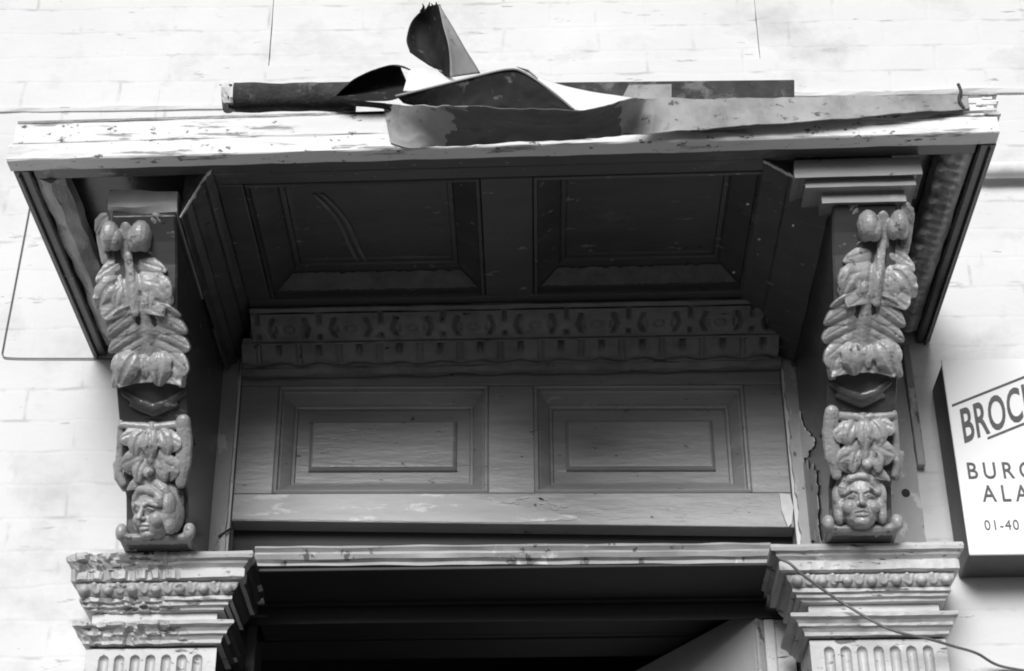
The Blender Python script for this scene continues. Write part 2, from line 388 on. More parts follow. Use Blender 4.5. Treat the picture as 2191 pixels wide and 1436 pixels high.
# bed mouldings running back along the inner side of each bracket
for s in (-1, 1):
    b = MB()
    prof = [(.536, 2.0605), (.536, 2.010), (.546, 2.003), (.552, 2.001), (.555, 1.992), (.566, 1.983), (.577, 1.974), (.579, 1.968), (.590, 1.960), (.597, 1.948), (.600, 1.9475), (.600, 2.0605)]
    if s > 0: prof = [(.476, 2.0605), (.476, 2.004), (.488, 1.999), (.520, 1.985), (.524, 1.981), (.560, 1.966), (.597, 1.948), (.600, 1.9475), (.600, 2.0605)]
    kt = 1.05 if s < 0 else .40
    prof = [(s * x, z) for x, z in prof]
    b.prism_y(prof, -.60, -.02, 30, .0016, 11 + s, trim=lambda x, z: (-(.600 - abs(x)) * kt, 0))
    settle(b); b.build('bed_moulding', M['wood'], hood)
# strips along the outer sides of the soffit: plain split one on the left, carved one on the right
b = MB()
b.prism_y([(-.862, 2.010), (-.835, 1.999), (-.812, 2.012), (-.808, 2.03), (-.820, 2.061), (-.862, 2.061)], -.65, -.03, 46, .006, 31)
settle(b); b.build('split_side_strip', M['rough'], hood)
b = MB()
b.prism_y([(.862, 2.010), (.835, 2.006), (.818, 2.012), (.806, 2.028), (.806, 2.061), (.862, 2.061)], -.65, -.03, 46, .004, 33)
rnd = random.Random(8)
for k in range(24):
    y = -.635 + k * .0255
    b.chain([(.848, y + .012, 2.008), (.836, y, 2.004), (.822, y - .008 + rnd.random() * .01, 2.010)], [.0055, .009, .006], .75)
    if k % 2: b.ball((.812, y + .01, 2.018), (.010, .012, .010))
settle(b); b.build('carved_side_strip', M['rough'], hood, voxel=.0028, smooth_it=2)
# carved cornice where soffit meets frieze: lower and upper enriched bands with fillets
def band(b, A, B, x0, x1, h, nu, nv):
    (ya, za), (yb, zb) = A, B
    d = Vector((0, yb - ya, zb - za)); n = Vector((0, d.z, -d.y)).normalized()
    if n.z > 0: n = -n
    def fn(u, v):
        x = x0 + (x1 - x0) * u
        return Vector((x, ya, za)) + d * v + n * h(x, v)
    b.grid(fn, nu, nv)
def smooth(a, c, t):
    t = max(0, min(1, (t - a) / (c - a))); return t * t * (3 - 2 * t)
def h_upper(x, v):
    per = .128; u = ((x + .010) / per) % 1.0; c = u - .5                   # unit: crescent, boss, crescent, lozenge between
    w = .5 - abs(v - .5)
    h = .004 * math.sin(math.pi * v) + .003
    X = c * per; Y = (v - .5) * .085
    r = math.hypot(X, Y)
    h -= .0065 * math.exp(-((abs(X) - .040 + .25 * abs(Y)) / .0045) ** 2) * (abs(Y) < .030)       # crescents
    h -= .0030 * math.exp(-((abs(X) - .028) / .004) ** 2) * (abs(Y) < .012)
    h -= .0022 * math.exp(-((r - .011) / .0028) ** 2)                                            # ring
    e = abs(abs(c) - .5) * per
    h -= .006 * math.exp(-((e) / .004) ** 2) * (abs(Y) > .014)
    return h * 2.0 + .0012 * nz((x, v * .1, 0), 60, 4)
def h_lower(x, v):
    per = .0845; u = ((x + .02) / per) % 1.0; X = (u - .5) * per; Y = v
    h = .006 * math.sin(math.pi * min(1, v * 1.05)) + .002
    h -= .010 * math.exp(-(X / .005) ** 2) * (1 - smooth(.20, .42, v))                           # drilled notch
    e = (abs(u - .5) - .5) * per
    h -= .0035 * math.exp(-((abs(e) - .004) / .0025) ** 2) * (1 - smooth(.5, .8, v))
    s = .80 + .08 * math.cos(2 * math.pi * (u)) + .05 * nz((x, 0, 0), 50, 9)
    h -= .006 * math.exp(-((v - s) / .05) ** 2)
    return h * 1.9 + .0015 * nz((x, v * .1, 0), 55, 14)
b = MB()
band(b, (-.168, 1.998), (-.102, 1.972), -.533, .533, h_upper, 560, 26)
band(b, (-.093, 1.969), (-.030, 1.945), -.560, .560, h_lower, 560, 26)
settle(b); co = b.build('carved_cornice', M['cornice'], hood, smooth=True)
b = MB()
b.prism_x([(-.176, 2.006), (-.180, 2.000), (-.172, 1.9955), (-.166, 1.9965), (-.165, 2.0055)], -.534, .534, 60, .002, 41)
b.prism_x([(-.106, 1.974), (-.103, 1.969), (-.098, 1.969), (-.097, 1.972)], -.556, .556, 60, .001, 42)
b.prism_x([(-.096, 1.973), (-.0955, 1.966), (-.0915, 1.965), (-.090, 1.971)], -.558, .558, 60, .001, 43)
b.prism_x([(-.034, 1.949), (-.033, 1.940), (-.020, 1.934), (-.004, 1.936), (-.004, 1.952)], -.568, .568, 160, .007, 44)
b.add([(-.53, -.166, 2.004), (.53, -.166, 2.004), (.56, -.004, 1.955), (-.56, -.004, 1.955)], [(0, 1, 2, 3)])
settle(b); b.build('cornice_fillet', M['cornice'], hood)

# ------------------------------------------------------------------ carved brackets
TAB = [(455, -.600, 1.945), (505, -.570, 1.912), (545, -.550, 1.880), (600, -.535, 1.835), (640, -.518, 1.800), (720, -.462, 1.755), (760, -.436, 1.730),
       (800, -.419, 1.700), (820, -.401, 1.690), (880, -.365, 1.650), (900, -.348, 1.640), (960, -.320, 1.595), (1020, -.2926, 1.550), (1090, -.262, 1.495), (1165, -.215, 1.455)]
def front(py):
    for a, c in zip(TAB, TAB[1:]):
        if py <= c[0]:
            t = (py - a[0]) / (c[0] - a[0]); return a[1] + (c[1] - a[1]) * t, a[2] + (c[2] - a[2]) * t
    return TAB[-1][1:]
NRM = Vector((0, -.80, -.60))
def K(px, py, lift=0.0):                                    # read off the left-hand bracket, centred on x = 0
    y, z = front(py); p = P(px, py, y=y); return Vector((p.x + .662, y, z)) + NRM * lift
PXM = .00088
def bracket(cx, label, seed, left):
    root = thing('carved_bracket', (cx, 0, 1.45), label, 'bracket', 'carved brackets under the door hood')
    rnd = random.Random(seed); mir = 1 if left else -1
    def put(b):
        for p in b.v: p.x = p.x * mir + cx
    def ch(b, pts, rs, lift=.004, flat=.7, js=.9):
        q = [K(x + rnd.uniform(-js, js) * 2, y + rnd.uniform(-js, js) * 2, l if isinstance(l, float) else lift) for (x, y, *rest) in pts for l in [rest[0] if rest else lift]]
        b.chain(q, [r * PXM for r in rs], flat, NRM)
    def petal(b, base, mid, tip, hw, lifts, dome=.004, groove=.0025, th=.010, nt=14, nw=9):
        c = [K(p[0] + rnd.uniform(-1.5, 1.5), p[1] + rnd.uniform(-1.5, 1.5), l) for p, l in zip((base, mid, tip), lifts)]
        top, bot = [], []
        for i in range(nt + 1):
            t = i / nt; q = c[0] * ((1 - t) ** 2) + c[1] * (2 * t * (1 - t)) + c[2] * (t * t)
            d = (c[1] - c[0]) * (2 * (1 - t)) + (c[2] - c[1]) * (2 * t); sd = d.cross(NRM).normalized()
            w = hw * PXM * (math.sin(math.pi * (.10 + .86 * t ** .85)) ** .55) * (1 + .07 * math.sin(t * 19 + seed))
            r0, r1 = [], []
            for k in range(nw + 1):
                u = 2 * k / nw - 1
                l = dome * (1 - u * u) - groove * math.exp(-(u / .2) ** 2) + .0006 * nz((q.x + u, q.y, q.z), 70, seed)
                r0.append(q + sd * (u * w) + NRM * l); r1.append(q + sd * (u * w * .92) + NRM * (l - th * (1 - .5 * abs(u))))
            top.append(r0); bot.append(r1)
        b.loft([a + list(reversed(e)) for a, e in zip(top, bot)])
    def blade(b, axis, widths, n, lifts, edge=.012, vein=.0050, th=.018, slant=.16, nt=130, nw=44, notch=.34, mid=.005):
        A = [K(p[0], p[1], l) for p, l in zip(axis, lifts)]; L = []
        for i in range(nt + 1):
            t = i / nt; q = spl(A, t); d = (spl(A, min(1, t + .02)) - spl(A, max(0, t - .02))).normalized(); sd = d.cross(NRM).normalized()
            f = t * (len(widths) - 1); k0 = min(int(f), len(widths) - 2); w0 = widths[k0] + (widths[k0 + 1] - widths[k0]) * (f - k0)
            top, bot = [], []
            for k in range(nw + 1):
                u = 2 * k / nw - 1; au = abs(u)
                ph = n * (t - slant * au) + (.17 if u > 0 else 0); fr_ = ph - math.floor(ph); dist = min(fr_, 1 - fr_)
                phe = n * (t - slant) + (.17 if u > 0 else 0); fe = phe - math.floor(phe); lobe = abs(math.sin(math.pi * fe)) ** .55
                w = w0 * PXM * (1 - notch * au * au * (1 - lobe))
                cv = abs(math.sin(math.pi * fr_)) ** .6
                l = edge * au ** 1.5 * (.30 + .70 * lobe) + vein * (cv - 1.0) * min(1, au * 2.4) - .0016 * math.exp(-((fr_ - .5) / .06) ** 2) * min(1, au * 2) * (au < .92)
                l += mid * math.exp(-(u / .10) ** 2) - .7 * mid * math.exp(-((au - .19) / .06) ** 2)
                l += .0008 * nz(q + sd * u * w, 70, seed)
                droop = -.10 * au * w0 * PXM * (fe - .5)
                pt = q + sd * (u * w) + d * (lobe * .15 * au * au * w0 * PXM)
                top.append(pt + NRM * l); bot.append(pt + NRM * (l - th))
            L.append(top + list(reversed(bot)))
        b.loft(L)
    # body block with its S-shaped sides, dark like the soffit, and the pale ground of the carving
    b = MB(); fr = [(-.600, 1.962), (-.600, 1.940), (-.568, 1.905), (-.545, 1.870), (-.530, 1.830), (-.508, 1.790), (-.455, 1.748), (-.425, 1.712), (-.408, 1.694), (-.362, 1.652),
                    (-.352, 1.642), (-.335, 1.630), (-.318, 1.595), (-.290, 1.552), (-.255, 1.535), (-.235, 1.50), (-.225, 1.451)]
    b.prism_x(fr + [(-.004, 1.451), (-.004, 1.962)], -.059, .059, 8, .001, seed)
    b.prism_x([(-.424, 1.716), (-.409, 1.695), (-.361, 1.651), (-.351, 1.645), (-.25, 1.645), (-.25, 1.716)], -.064, .066, 8, .003, seed + 2)
    put(b); b.build('bracket_body', M['wood'], root, bevel=.003)
    b = MB(); b.loft([[(-.056, y - .004, z - .002), (.056, y - .004, z - .002), (.056, y + .02, z + .012), (-.056, y + .02, z + .012)] for (y, z) in fr[1:7]])
    put(b); b.build('carving_ground', M['wood'], root)
    # scroll buds at the top
    b = MB()
    for (x, y, r, q) in ((250, 499, 24, 31), (309, 500, 27, 34)):
        e = 1 if x < 280 else -1
        b.ball(K(x - e * 3, y - 2, .012), (r * .86 * PXM, .028, q * PXM)); b.ball(K(x + e * 9, y + 6, .015), (r * .62 * PXM, .022, q * .80 * PXM)); b.ball(K(x - e * 10, y + 8, .008), (r * .55 * PXM, .022, q * .75 * PXM))
    ch(b, [(279, 478), (280, 536)], [15, 13], .002)
    for (x, y, e) in ((226, 462, -1), (345, 462, 1)): petal(b, (x - e * 14, y - 4), (x, y), (x + e * 10, y + 30), 14, (.004, .008, .0))
    ch(b, [(218, 478), (226, 510), (234, 548)], [9, 12, 12], -.006); ch(b, [(350, 480), (349, 520), (345, 550)], [10, 12, 12], -.006)
    put(b); b.build('scroll_bud', M['carved'], root, voxel=.0013, smooth_it=1)
    # upper acanthus sheath with curled lips, then the hanging leaf
    b = MB()
    ch(b, [(284, 536), (290, 590), (300, 655)], [10, 9, 9], .010)
    blade(b, [(282, 528), (288, 570), (294, 610), (300, 660)], [44, 72, 84, 84, 60], 3.0, [.0, .004, .010, .010], .008, .0055, mid=.006, notch=.24)
    for (bx, by, mx, my, tx, ty, w, l) in ((262, 590, 232, 604, 222, 648, 23, .024), (268, 604, 254, 622, 262, 658, 15, .016), (332, 588, 362, 602, 370, 642, 23, .024), (326, 606, 334, 625, 326, 658, 14, .016)):
        petal(b, (bx, by), (mx, my), (tx, ty), w, (.004, l, .004), .005, .004, .010)
    put(b); b.build('acanthus_sheath', M['carved'], root, voxel=.0013, smooth_it=1)
    b = MB()
    blade(b, [(316, 636), (324, 690), (331, 740), (334, 806)], [54, 82, 86, 86, 82, 66], 4.3, [.006, .008, .010, .012], .010, .0055, notch=.20, slant=.22, mid=.004)
    petal(b, (300, 744), (282, 770), (266, 812), 27, (.010, .034, .012), .010, .004, .016); petal(b, (284, 760), (266, 785), (254, 816), 15, (.008, .022, .008), .006, .003)
    petal(b, (320, 748), (324, 770), (322, 796), 16, (.008, .022, .008), .006, .003); petal(b, (352, 744), (358, 772), (348, 812), 25, (.010, .032, .010), .009, .004, .016)
    petal(b, (384, 764), (396, 790), (398, 820), 16, (.006, .020, .006), .006, .003)
    put(b); b.build('acanthus_leaf', M['carved'], root, voxel=.0013, smooth_it=1)
    b = MB()                                                  # swag cut in the under-face
    ch(b, [(276, 830), (302, 850), (337, 862), (370, 850), (398, 830)], [8, 10, 12, 10, 8], .002, .6)
    ch(b, [(290, 856), (337, 876), (386, 856)], [5, 6, 5], .002, .8)
    put(b); b.build('swag', M['wood'], root, voxel=.0024, smooth_it=2)
    # lower scroll with side rims and pierced flowers
    b = MB()
    ch(b, [(399, 892), (404, 935), (401, 985), (394, 1024)], [16, 18, 18, 12], .004, .7)
    ch(b, [(266, 896), (264, 950), (262, 1000), (270, 1025)], [8, 8, 9, 8], -.004, .8)
    ch(b, [(254, 985), (258, 1015), (270, 1036)], [9, 11, 8], -.016, .9)
    ch(b, [(270, 900), (337, 903), (398, 899)], [8, 10, 10], .003, .8)
    blade(b, [(334, 892), (334, 930), (333, 980), (332, 1034)], [58, 66, 66, 60, 52], 2.6, [.0, .014, .014, .004], .004, .008, notch=.5, slant=.12)
    for (bx, by, mx, my, tx, ty, w, l) in ((316, 912, 296, 936, 304, 966, 17, .020), (352, 910, 372, 934, 366, 964, 17, .020), (334, 905, 330, 940, 336, 974, 17, .024), (322, 968, 304, 992, 306, 1020, 15, .016), (346, 966, 362, 992, 360, 1020, 15, .016)):
        petal(b, (bx, by), (mx, my), (tx, ty), w, (.006, l * 1.3, .010), .005, .004, .010)
    b.ball(K(330, 1000, .014), (.010, .010, .011))
    put(b); b.build('lower_scroll', M['carved'], root, voxel=.0013, smooth_it=1)
    # mask: a small human face under a curled fringe, looking out and down
    b = MB()
    hc = Vector((.004, -.250, 1.507)); R = Matrix.Rotation(math.radians(12 if not left else 24), 3, 'X') @ Matrix.Rotation(math.radians(4 if not left else -34), 3, 'Z')
    HS = .92
    def hp(x, y, z): return hc + R @ Vector((x * HS, y * HS, z * HS))
    def hb(x, y, z, rx, ry, rz): b.ball(hp(x, y, z), (rx * HS, ry * HS, rz * HS), R)
    def hch(pts, rs, fl=1.0): b.chain([hp(*p) for p in pts], [r * HS for r in rs], fl)
    hb(0, 0, .012, .045, .046, .050); hb(0, -.006, -.022, .037, .040, .036)
    hb(0, -.030, -.046, .016, .015, .012)                                         # chin
    for s in (-1, 1):
        hb(s * .023, -.028, -.016, .015, .016, .016)                               # cheeks
        hch([(s * .006, -.045, .012), (s * .018, -.046, .017), (s * .031, -.036, .011)], [.0042, .0048, .0042])   # brow
        hb(s * .0165, -.0385, .004, .0075, .0055, .0050)                           # eye
        hch([(s * .008, -.0435, .003), (s * .0165, -.0445, .0075), (s * .026, -.040, .003)], [.0014, .002, .0014])
        hb(s * .0055, -.047, -.0145, .0048, .005, .004)                            # nostril wings
        hb(s * .040, .002, -.006, .015, .030, .040)
        hb(s * .044, -.012, .012, .0115, .018, .026); hb(s * .043, -.008, -.026, .011, .017, .022)
    hch([(0, -.0445, .012), (0, -.050, -.003), (0, -.0555, -.0125)], [.0045, .0055, .0068])   # nose
    hch([(-.012, -.041, -.0275), (0, -.0475, -.0255), (.012, -.041, -.0275)], [.003, .0042, .003])
    hch([(-.010, -.040, -.0345), (0, -.0455, -.0355), (.010, -.040, -.0345)], [.003, .0044, .003])
    hb(0, .006, .022, .050, .050, .050)
    for (rx, rz, y0, z0, rr, m_) in ((.036, .032, -.041, .014, .0088, 13), (.041, .042, -.026, .018, .0115, 11)):   # two rolls of hair over the brow
        hch([(rx * math.sin(a), y0 + 10 * rx * rx * math.sin(a) ** 2 * .9 + .0022 * math.sin(q * 2.1), z0 + rz * math.cos(a)) for q, a in enumerate([math.radians(-88 + 176 * q / (m_ - 1)) for q in range(m_)])], [rr * (1 + .14 * math.sin(q * 1.9)) for q in range(m_)])
    put(b); b.build('mask_head', M['carved'], root, voxel=.0012, smooth_it=2)
    b = MB()                                                  # scrolled foot the mask rests on
    b.prism_x([(-.238, 1.452), (-.246, 1.458), (-.238, 1.468), (-.15, 1.468), (-.15, 1.452)], -.066, .066, 10, .002, seed)
    for s in (-1, 1):
        b.ball((s * .064, -.240, 1.470), (.012, .016, .017))
    put(b); b.build('scroll_foot', M['carved'], root, voxel=.0026, smooth_it=2)
    return root
LB = bracket(-.668, 'carved acanthus bracket by the plain white wall, topped by a rough decayed block', 3, True)
RB = bracket(.660, 'carved acanthus bracket near the alarm box, with stepped mouldings on top', 9, False)
b = MB()                                                     # caps: decayed block on the left, stepped mouldings on the right
b.prism_x([(-.604, 1.950), (-.612, 1.955), (-.614, 1.984), (-.606, 1.992), (-.30, 1.992), (-.30, 1.950)], -.735, -.606, 60, .009, 61)
b.build('decayed_cap', M['plaster'], LB)
b = MB()
cz = lambda py, p: P(1835, py, y=-.600 - p).z - hz(.66, -.6)
b.ring(.603, .722, -.600, [(.0, 2.058), (.0, 2.004), (.050, 2.003), (.052, cz(366, .052)), (.052, cz(377, .052)), (.042, cz(378, .042)), (.036, cz(382, .036)), (.037, cz(385, .037)), (.038, cz(399, .038)), (.030, cz(403, .030)), (.017, cz(411, .017)), (.014, cz(415, .014)),
   (.016, cz(418, .016)), (.016, cz(433, .016)), (.006, cz(436, .006)), (.0, cz(440, 0))], kl=1.45, kr=.75, yb=-.575, n=20, jit=.0008, seed=6)
settle(b); b.build('cap_moulding', M['frieze'], RB)

for pts, rt in (([(-.535, -.669, 2.006), (-.552, -.652, 1.997), (-.577, -.626, 1.970), (-.600, -.602, 1.945)], 1), ([(.475, -.652, 2.001), (.520, -.634, 1.983), (.560, -.618, 1.963), (.600, -.602, 1.944)], 2)):
    q = [Vector(p) for p in pts]; b = MB(); L = []
    for k in range(61):                                       # paint chipped back along the mitred corner
        c = spl(q, k / 60); w1, w2 = .0025 + .006 * abs(nz((k, rt, 0), .23, 2)), .001 + .005 * abs(nz((k, rt, 9), .31, 5)); sx = 1 if rt == 1 else -1
        L.append([c + Vector((0, -.0012, -.0012)), c + Vector((sx * w1 * .6, w1, -.0012 + w1 * .5)), c + Vector((sx * w1 * .6, w1, w1 * .5 + .001)), c + Vector((-sx * .001, -.001, w2))])
    b.loft(L); settle(b); b.build('chipped_edge', M['plaster'], hood)
for px, py, y in ((1600, 437, -.56), (1697, 483, -.52), (1625, 512, -.40), (1622, 543, -.37), (1625, 568, -.34), (1621, 590, -.32), (1629, 601, -.30), (1570, 583, -.27), (1640, 655, -.16), (1690, 700, -.12), (540, 660, -.17)):
    c = P(px, py, y=y); zz_ = P(px, py, z=2.003) if py < 640 else None
    q = zz_ if zz_ and abs(zz_.x) < .53 else c
    b = MB(); b.ball(q, (.0030 + .0012 * nz(q, 90, 1), .0032, .0020)); b.build('paint_fleck', M['sign'], hood, smooth=True)
# ------------------------------------------------------------------ frieze board with two raised panels
frz = thing('frieze_board', (0, 0, 1.59), 'dark painted board over the doorway with two raised panels, worn along its lower edge', 'frieze board')
def fz(x, z): return x * (0.0 if z > 1.95 else -.012 if z > 1.64 else -.027)
def fset(b):
    for p in b.v: p.z += fz(p.x, p.z)
b = MB()
b.box(-.570, .570, 0.002, .05, 1.9125, 1.955); b.box(-.570, .570, .002, .05, 1.590, 1.6595)
for (x0, x1) in ((-.570, -.4905), (-.0475, .0475), (.4905, .570)): b.box(x0, x1, .0035, .05, 1.660, 1.912)
fset(b); b.build('frieze_frame', M['frieze'], frz, bevel=.002)
for (x0, x1) in ((-.490, -.048), (.048, .490)):
    b = MB()
    panelled(b, (x0, x1, 1.6605, 1.9115), [(0, -.001), (.003, -.003), (.007, -.002), (.009, .009), (.012, .010), (.030, .026), (.033, .031), (.038, .032), (.040, .038), (.066, .038), (.0675, .031), (.073, .025), (.076, .0245)],
             lambda u, v, d: (u, .003 + d, v))
    fset(b); b.build('frieze_panel', M['frieze'], frz)

b = MB(); n = 90; lo, hi = [], []                              # paint worn through along the lower rail, ragged to the right
for i in range(n + 1):
    x = -.568 + .70 * i / n; t = i / n
    top = 1.6575 - .0015 * abs(nz((x, 0, 0), 40, 3)) - max(0, t - .62) * .13 + .010 * max(0, t - .5) * nz((x, 1, 0), 60, 5)
    bot = 1.593 + .002 * nz((x, 0, 0), 60, 8) + max(0, t - .85) * .06
    top = max(top, bot + .001); lo.append((x, .0012, bot)); hi.append((x, .0012, top))
b.v = [Vector(p) for p in lo + hi]; b.f = [(i, i + 1, n + 2 + i, n + 1 + i) for i in range(n)]
fset(b); b.build('worn_paint', M['worn'], frz, solid=.0008)
rnd = random.Random(12)
for k in range(16):
    px, py = rnd.uniform(1020, 1220), rnd.uniform(1062, 1104); c = P(px, py, y=.0015); a = rnd.uniform(-.3, .3) - .25; L_ = rnd.uniform(.006, .018)
    m_ = 9; r_ = [(.35 + rnd.random() * .65) for _ in range(m_)]; b = MB()
    b.loft([[c + Vector((math.cos(q) * L_ * r_[e] * math.cos(a) - math.sin(q) * L_ * .28 * r_[e] * math.sin(a), d, math.cos(q) * L_ * r_[e] * math.sin(a) + math.sin(q) * L_ * .28 * r_[e])) for e, q in enumerate([2 * math.pi * i / m_ for i in range(m_)])] for d in (0, -.0009)])
    b.build('worn_fleck', M['worn'], frz)

# boards behind the brackets
for s in (-1, 1):
    bk = thing('backing_board', (s * .70, 0, 1.45), ('pale peeling upright board behind the right bracket, with a round hole and bare plaster' if s > 0 else 'pale upright board behind the left bracket, beside the frieze'), 'board', 'upright boards behind the brackets')
    b = MB(); n = 40; L = []
    for i in range(n + 1):
        z = 1.448 + (1.985 - 1.448) * i / n
        e = (.008 * nz((0, 0, z), 22, 5 + s) + .004 * nz((0, 0, z), 70, 2)) if s > 0 else .002 * nz((0, 0, z), 30, 2)
        xi = .577 + max(-.006, e); xo = (.828 if s > 0 else .730) + .002 * nz((0, 0, z), 40, 8)
        L.append([(s * xi, -.012 + .002 * nz((1, 0, z), 30, 3), z), (s * xo, -.012, z), (s * xo, .0 - .001, z), (s * xi, -.001, z)])
    b.loft(L); b.build('board', M['backing'], bk)
    if s > 0: b = MB(); b.box(.829, .846, -.022, -.001, 1.70, 1.985); b.build('edge_strip', M['backing'], bk, bevel=.003)
    b = MB(); b.box(*sorted((s * .5705, s * .5765)), .010, .016, 1.448, 1.95); b.build('joint', M['iron'], bk)
    if s > 0:
        for pts, m_ in (([(1700, 878), (1712, 882), (1716, 905), (1728, 922), (1745, 944), (1738, 962), (1722, 985), (1708, 1000), (1698, 990), (1686, 965), (1690, 935), (1696, 912), (1694, 892)], 'sign'),
                        ([(1706, 1004), (1726, 990), (1746, 1010), (1752, 1050), (1750, 1110), (1756, 1158), (1712, 1160), (1708, 1120), (1716, 1080), (1700, 1050)], 'backing')):  # lower patch: light on the bracket's side put into a paler colour
            q = [P(x, y, x=.5985) for x, y in pts]; c0 = sum(q, Vector()) / len(q); q2 = []
            for k in range(len(q)):
                for t in range(8): p_ = q[k].lerp(q[(k + 1) % len(q)], t / 8); q2.append(p_ + (p_ - c0) * (.22 * nz(p_, 50, 3) + .07 * nz(p_, 140, 6)))
            b = MB(); b.loft([[p + Vector((dx, 0, 0)) for p in q2] for dx in (0, -.0012)]); b.build('plaster_and_lit_patch', M[m_], RB)
        b = MB(); pts = [(1668, 1055), (1690, 1058), (1698, 1085), (1694, 1120), (1686, 1128), (1672, 1090)]
        b.loft([[P(x, y, y=-.0015) for x, y in pts], [P(x, y, y=-.0035) for x, y in pts]]); b.build('plaster_and_lit_patch', M['plaster'], bk)
        b = MB(); c = P(1938, 1055, y=-.0125); b.ball(c, (.0085, .0025, .0095)); b.build('hole', M['hall'], bk, smooth=True)

# ------------------------------------------------------------------ pilasters
def pilaster(s, label):
    x0, x1 = (-.802, -.556) if s < 0 else (.558, .813)
    cx = (x0 + x1) / 2; ki, ko = (1.0, .62)
    kl, kr = (ko, ki) if s < 0 else (ki, ko)
    root = thing('pilaster', (cx, 0, -ZO), label, 'pilaster', 'fluted pilasters beside the doorway')
    yf = -.128; rnd = random.Random(4 + s)
    def dmg(q, j):                                            # broken, weather-eaten edge on the left one
        if s < 0 and q.y < -.1:
            a = smooth(-.62, -.80, q.x) if False else max(0, min(1, (-.60 - q.x) / .2))
            return Vector((0, (.007 if nz(q, 45, 3) > .12 else 0) * min(1, 3 * a) + max(0, nz(q, 110, 4)) * .012 * a, nz(q, 60, 8) * .004 * a))
        return Vector((0, abs(nz(q, 34, 13)) * .003, 0))
    b = MB()
    b.ring(x0, x1, yf, [(.0, 1.4505), (.066, 1.450), (.068, 1.443), (.066, 1.437), (.058, 1.434), (.056, 1.430), (.048, 1.424), (.050, 1.420), (.052, 1.4195), (.052, 1.403), (.047, 1.4005), (.02, 1.400)], kl, kr, n=80, jit=.0016, seed=2 + s, dmg=dmg)
    b.build('abacus', M['pilaster'], root)
    b = MB()                                                  # egg and dart
    b.ring(x0, x1, yf, [(.020, 1.3995), (.040, 1.3995), (.036, 1.388), (.028, 1.379), (.024, 1.3765), (.01, 1.376)], kl, kr, n=30, jit=.0008, seed=7)
    nE = 6; xl, xr = x0 - .03 * kl, x1 + .03 * kr
    for k in range(nE * 2 + 1):
        t = (k + .5) / (nE * 2 + 1); x = xl + (xr - xl) * t
        if k % 2 == 0: b.ball((x, yf - .034, 1.3885), (.0105, .013, .0105), Matrix.Rotation(.6, 3, 'X'))
        else:
            b.chain([(x - .003, yf - .041, 1.397), (x + .001, yf - .033, 1.380)], [.0038, .0022], 1.2)
            for e in (-1, 1): b.chain([(x + e * .0075, yf - .040, 1.397), (x + e * .004, yf - .034, 1.381)], [.0022, .0018], 1.2)
    b.build('egg_and_dart', M['pilaster'], root, voxel=.0021, smooth_it=1)
    b = MB()
    b.ring(x0, x1, yf, [(.0, 1.3755), (.027, 1.3755), (.027, 1.3685), (.020, 1.3675), (.019, 1.361), (.011, 1.3595), (.010, 1.3545), (.0, 1.354)], kl, kr, n=80, jit=.0012, seed=17, dmg=dmg)
    b.build('fillet', M['pilaster'], root)
    b = MB(); b.ring(x0 + .004, x1 - .004, yf + .004, [(.0, 1.3535), (.0, 1.327)], 1, 1, n=16, jit=.0006, seed=19); b.build('necking', M['pilaster'], root)
    b = MB()
    b.ring(x0, x1, yf, [(.0, 1.3265), (.034, 1.325), (.037, 1.321), (.036, 1.316), (.027, 1.3125), (.022, 1.307), (.021, 1.302), (.015, 1.300), (.010, 1.294), (.009, 1.288), (.002, 1.287)], kl, kr, n=80, jit=.0014, seed=23, dmg=dmg)
    b.build('astragal', M['pilaster'], root)
    # fluted shaft with round-headed flutes
    nF = 7; m0 = .020; pitch = (x1 - x0 - 2 * m0) / nF; rad = pitch * .31; top = 1.283; ftop = 1.270
    def fn(u, v):
        x = x0 + (x1 - x0) * u
        z = top - (top - .75) * (v ** 1.6)
        k = (x - x0 - m0) / pitch; i = math.floor(k); d = 0
        if 0 <= i < nF:
            dx = (k - i - .5) * pitch; zz = z - (ftop - rad)
            r = abs(dx) if zz < 0 else math.hypot(dx, zz)
            if r < rad: d = 1.15 * math.sqrt(rad * rad - r * r)
        return (x, yf + .004 + d + .0008 * nz((x, 0, z), 20, 3), z)
    b = MB(); b.grid(fn, 210, 110)
    b.add([(x0, yf + .004, .75), (x1, yf + .004, .75), (x1, yf + .004, -ZO), (x0, yf + .004, -ZO)], [(0, 1, 2, 3)])
    b.add([(x0, yf + .004, top), (x0, yf + .004, -ZO), (x0, .0, -ZO), (x0, .0, top)], [(0, 1, 2, 3)])
    b.add([(x1, yf + .004, top), (x1, .0, top), (x1, .0, -ZO), (x1, yf + .004, -ZO)], [(0, 1, 2, 3)])
    b.build('shaft', M['pilaster'], root)
    b = MB()
    xi = x1 if s < 0 else x0; xj = -.520 if s < 0 else .508
    b.box(*sorted((xi - s * .0005, xj)), .057, .20, -ZO, 1.40)
    b.box(*sorted((xj + s * .012, xj - s * .010)), .05, .056, -ZO, 1.398)
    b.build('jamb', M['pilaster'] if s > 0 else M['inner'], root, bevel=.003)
    return root
pilaster(-1, 'fluted pilaster left of the doorway, the edge of its capital broken and eaten')
pilaster(1, 'fluted pilaster right of the doorway with a loose wire trailing across its capital')

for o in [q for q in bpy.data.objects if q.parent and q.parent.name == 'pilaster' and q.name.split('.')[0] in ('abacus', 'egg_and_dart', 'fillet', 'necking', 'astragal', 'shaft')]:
    o.data.materials.append(M['inner'])                       # dark colour on the left inner return stands for its shade
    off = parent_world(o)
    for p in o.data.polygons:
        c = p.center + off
        if c.x > -.5565 and p.normal.x > .3 and c.y > -.16: p.material_index = 1
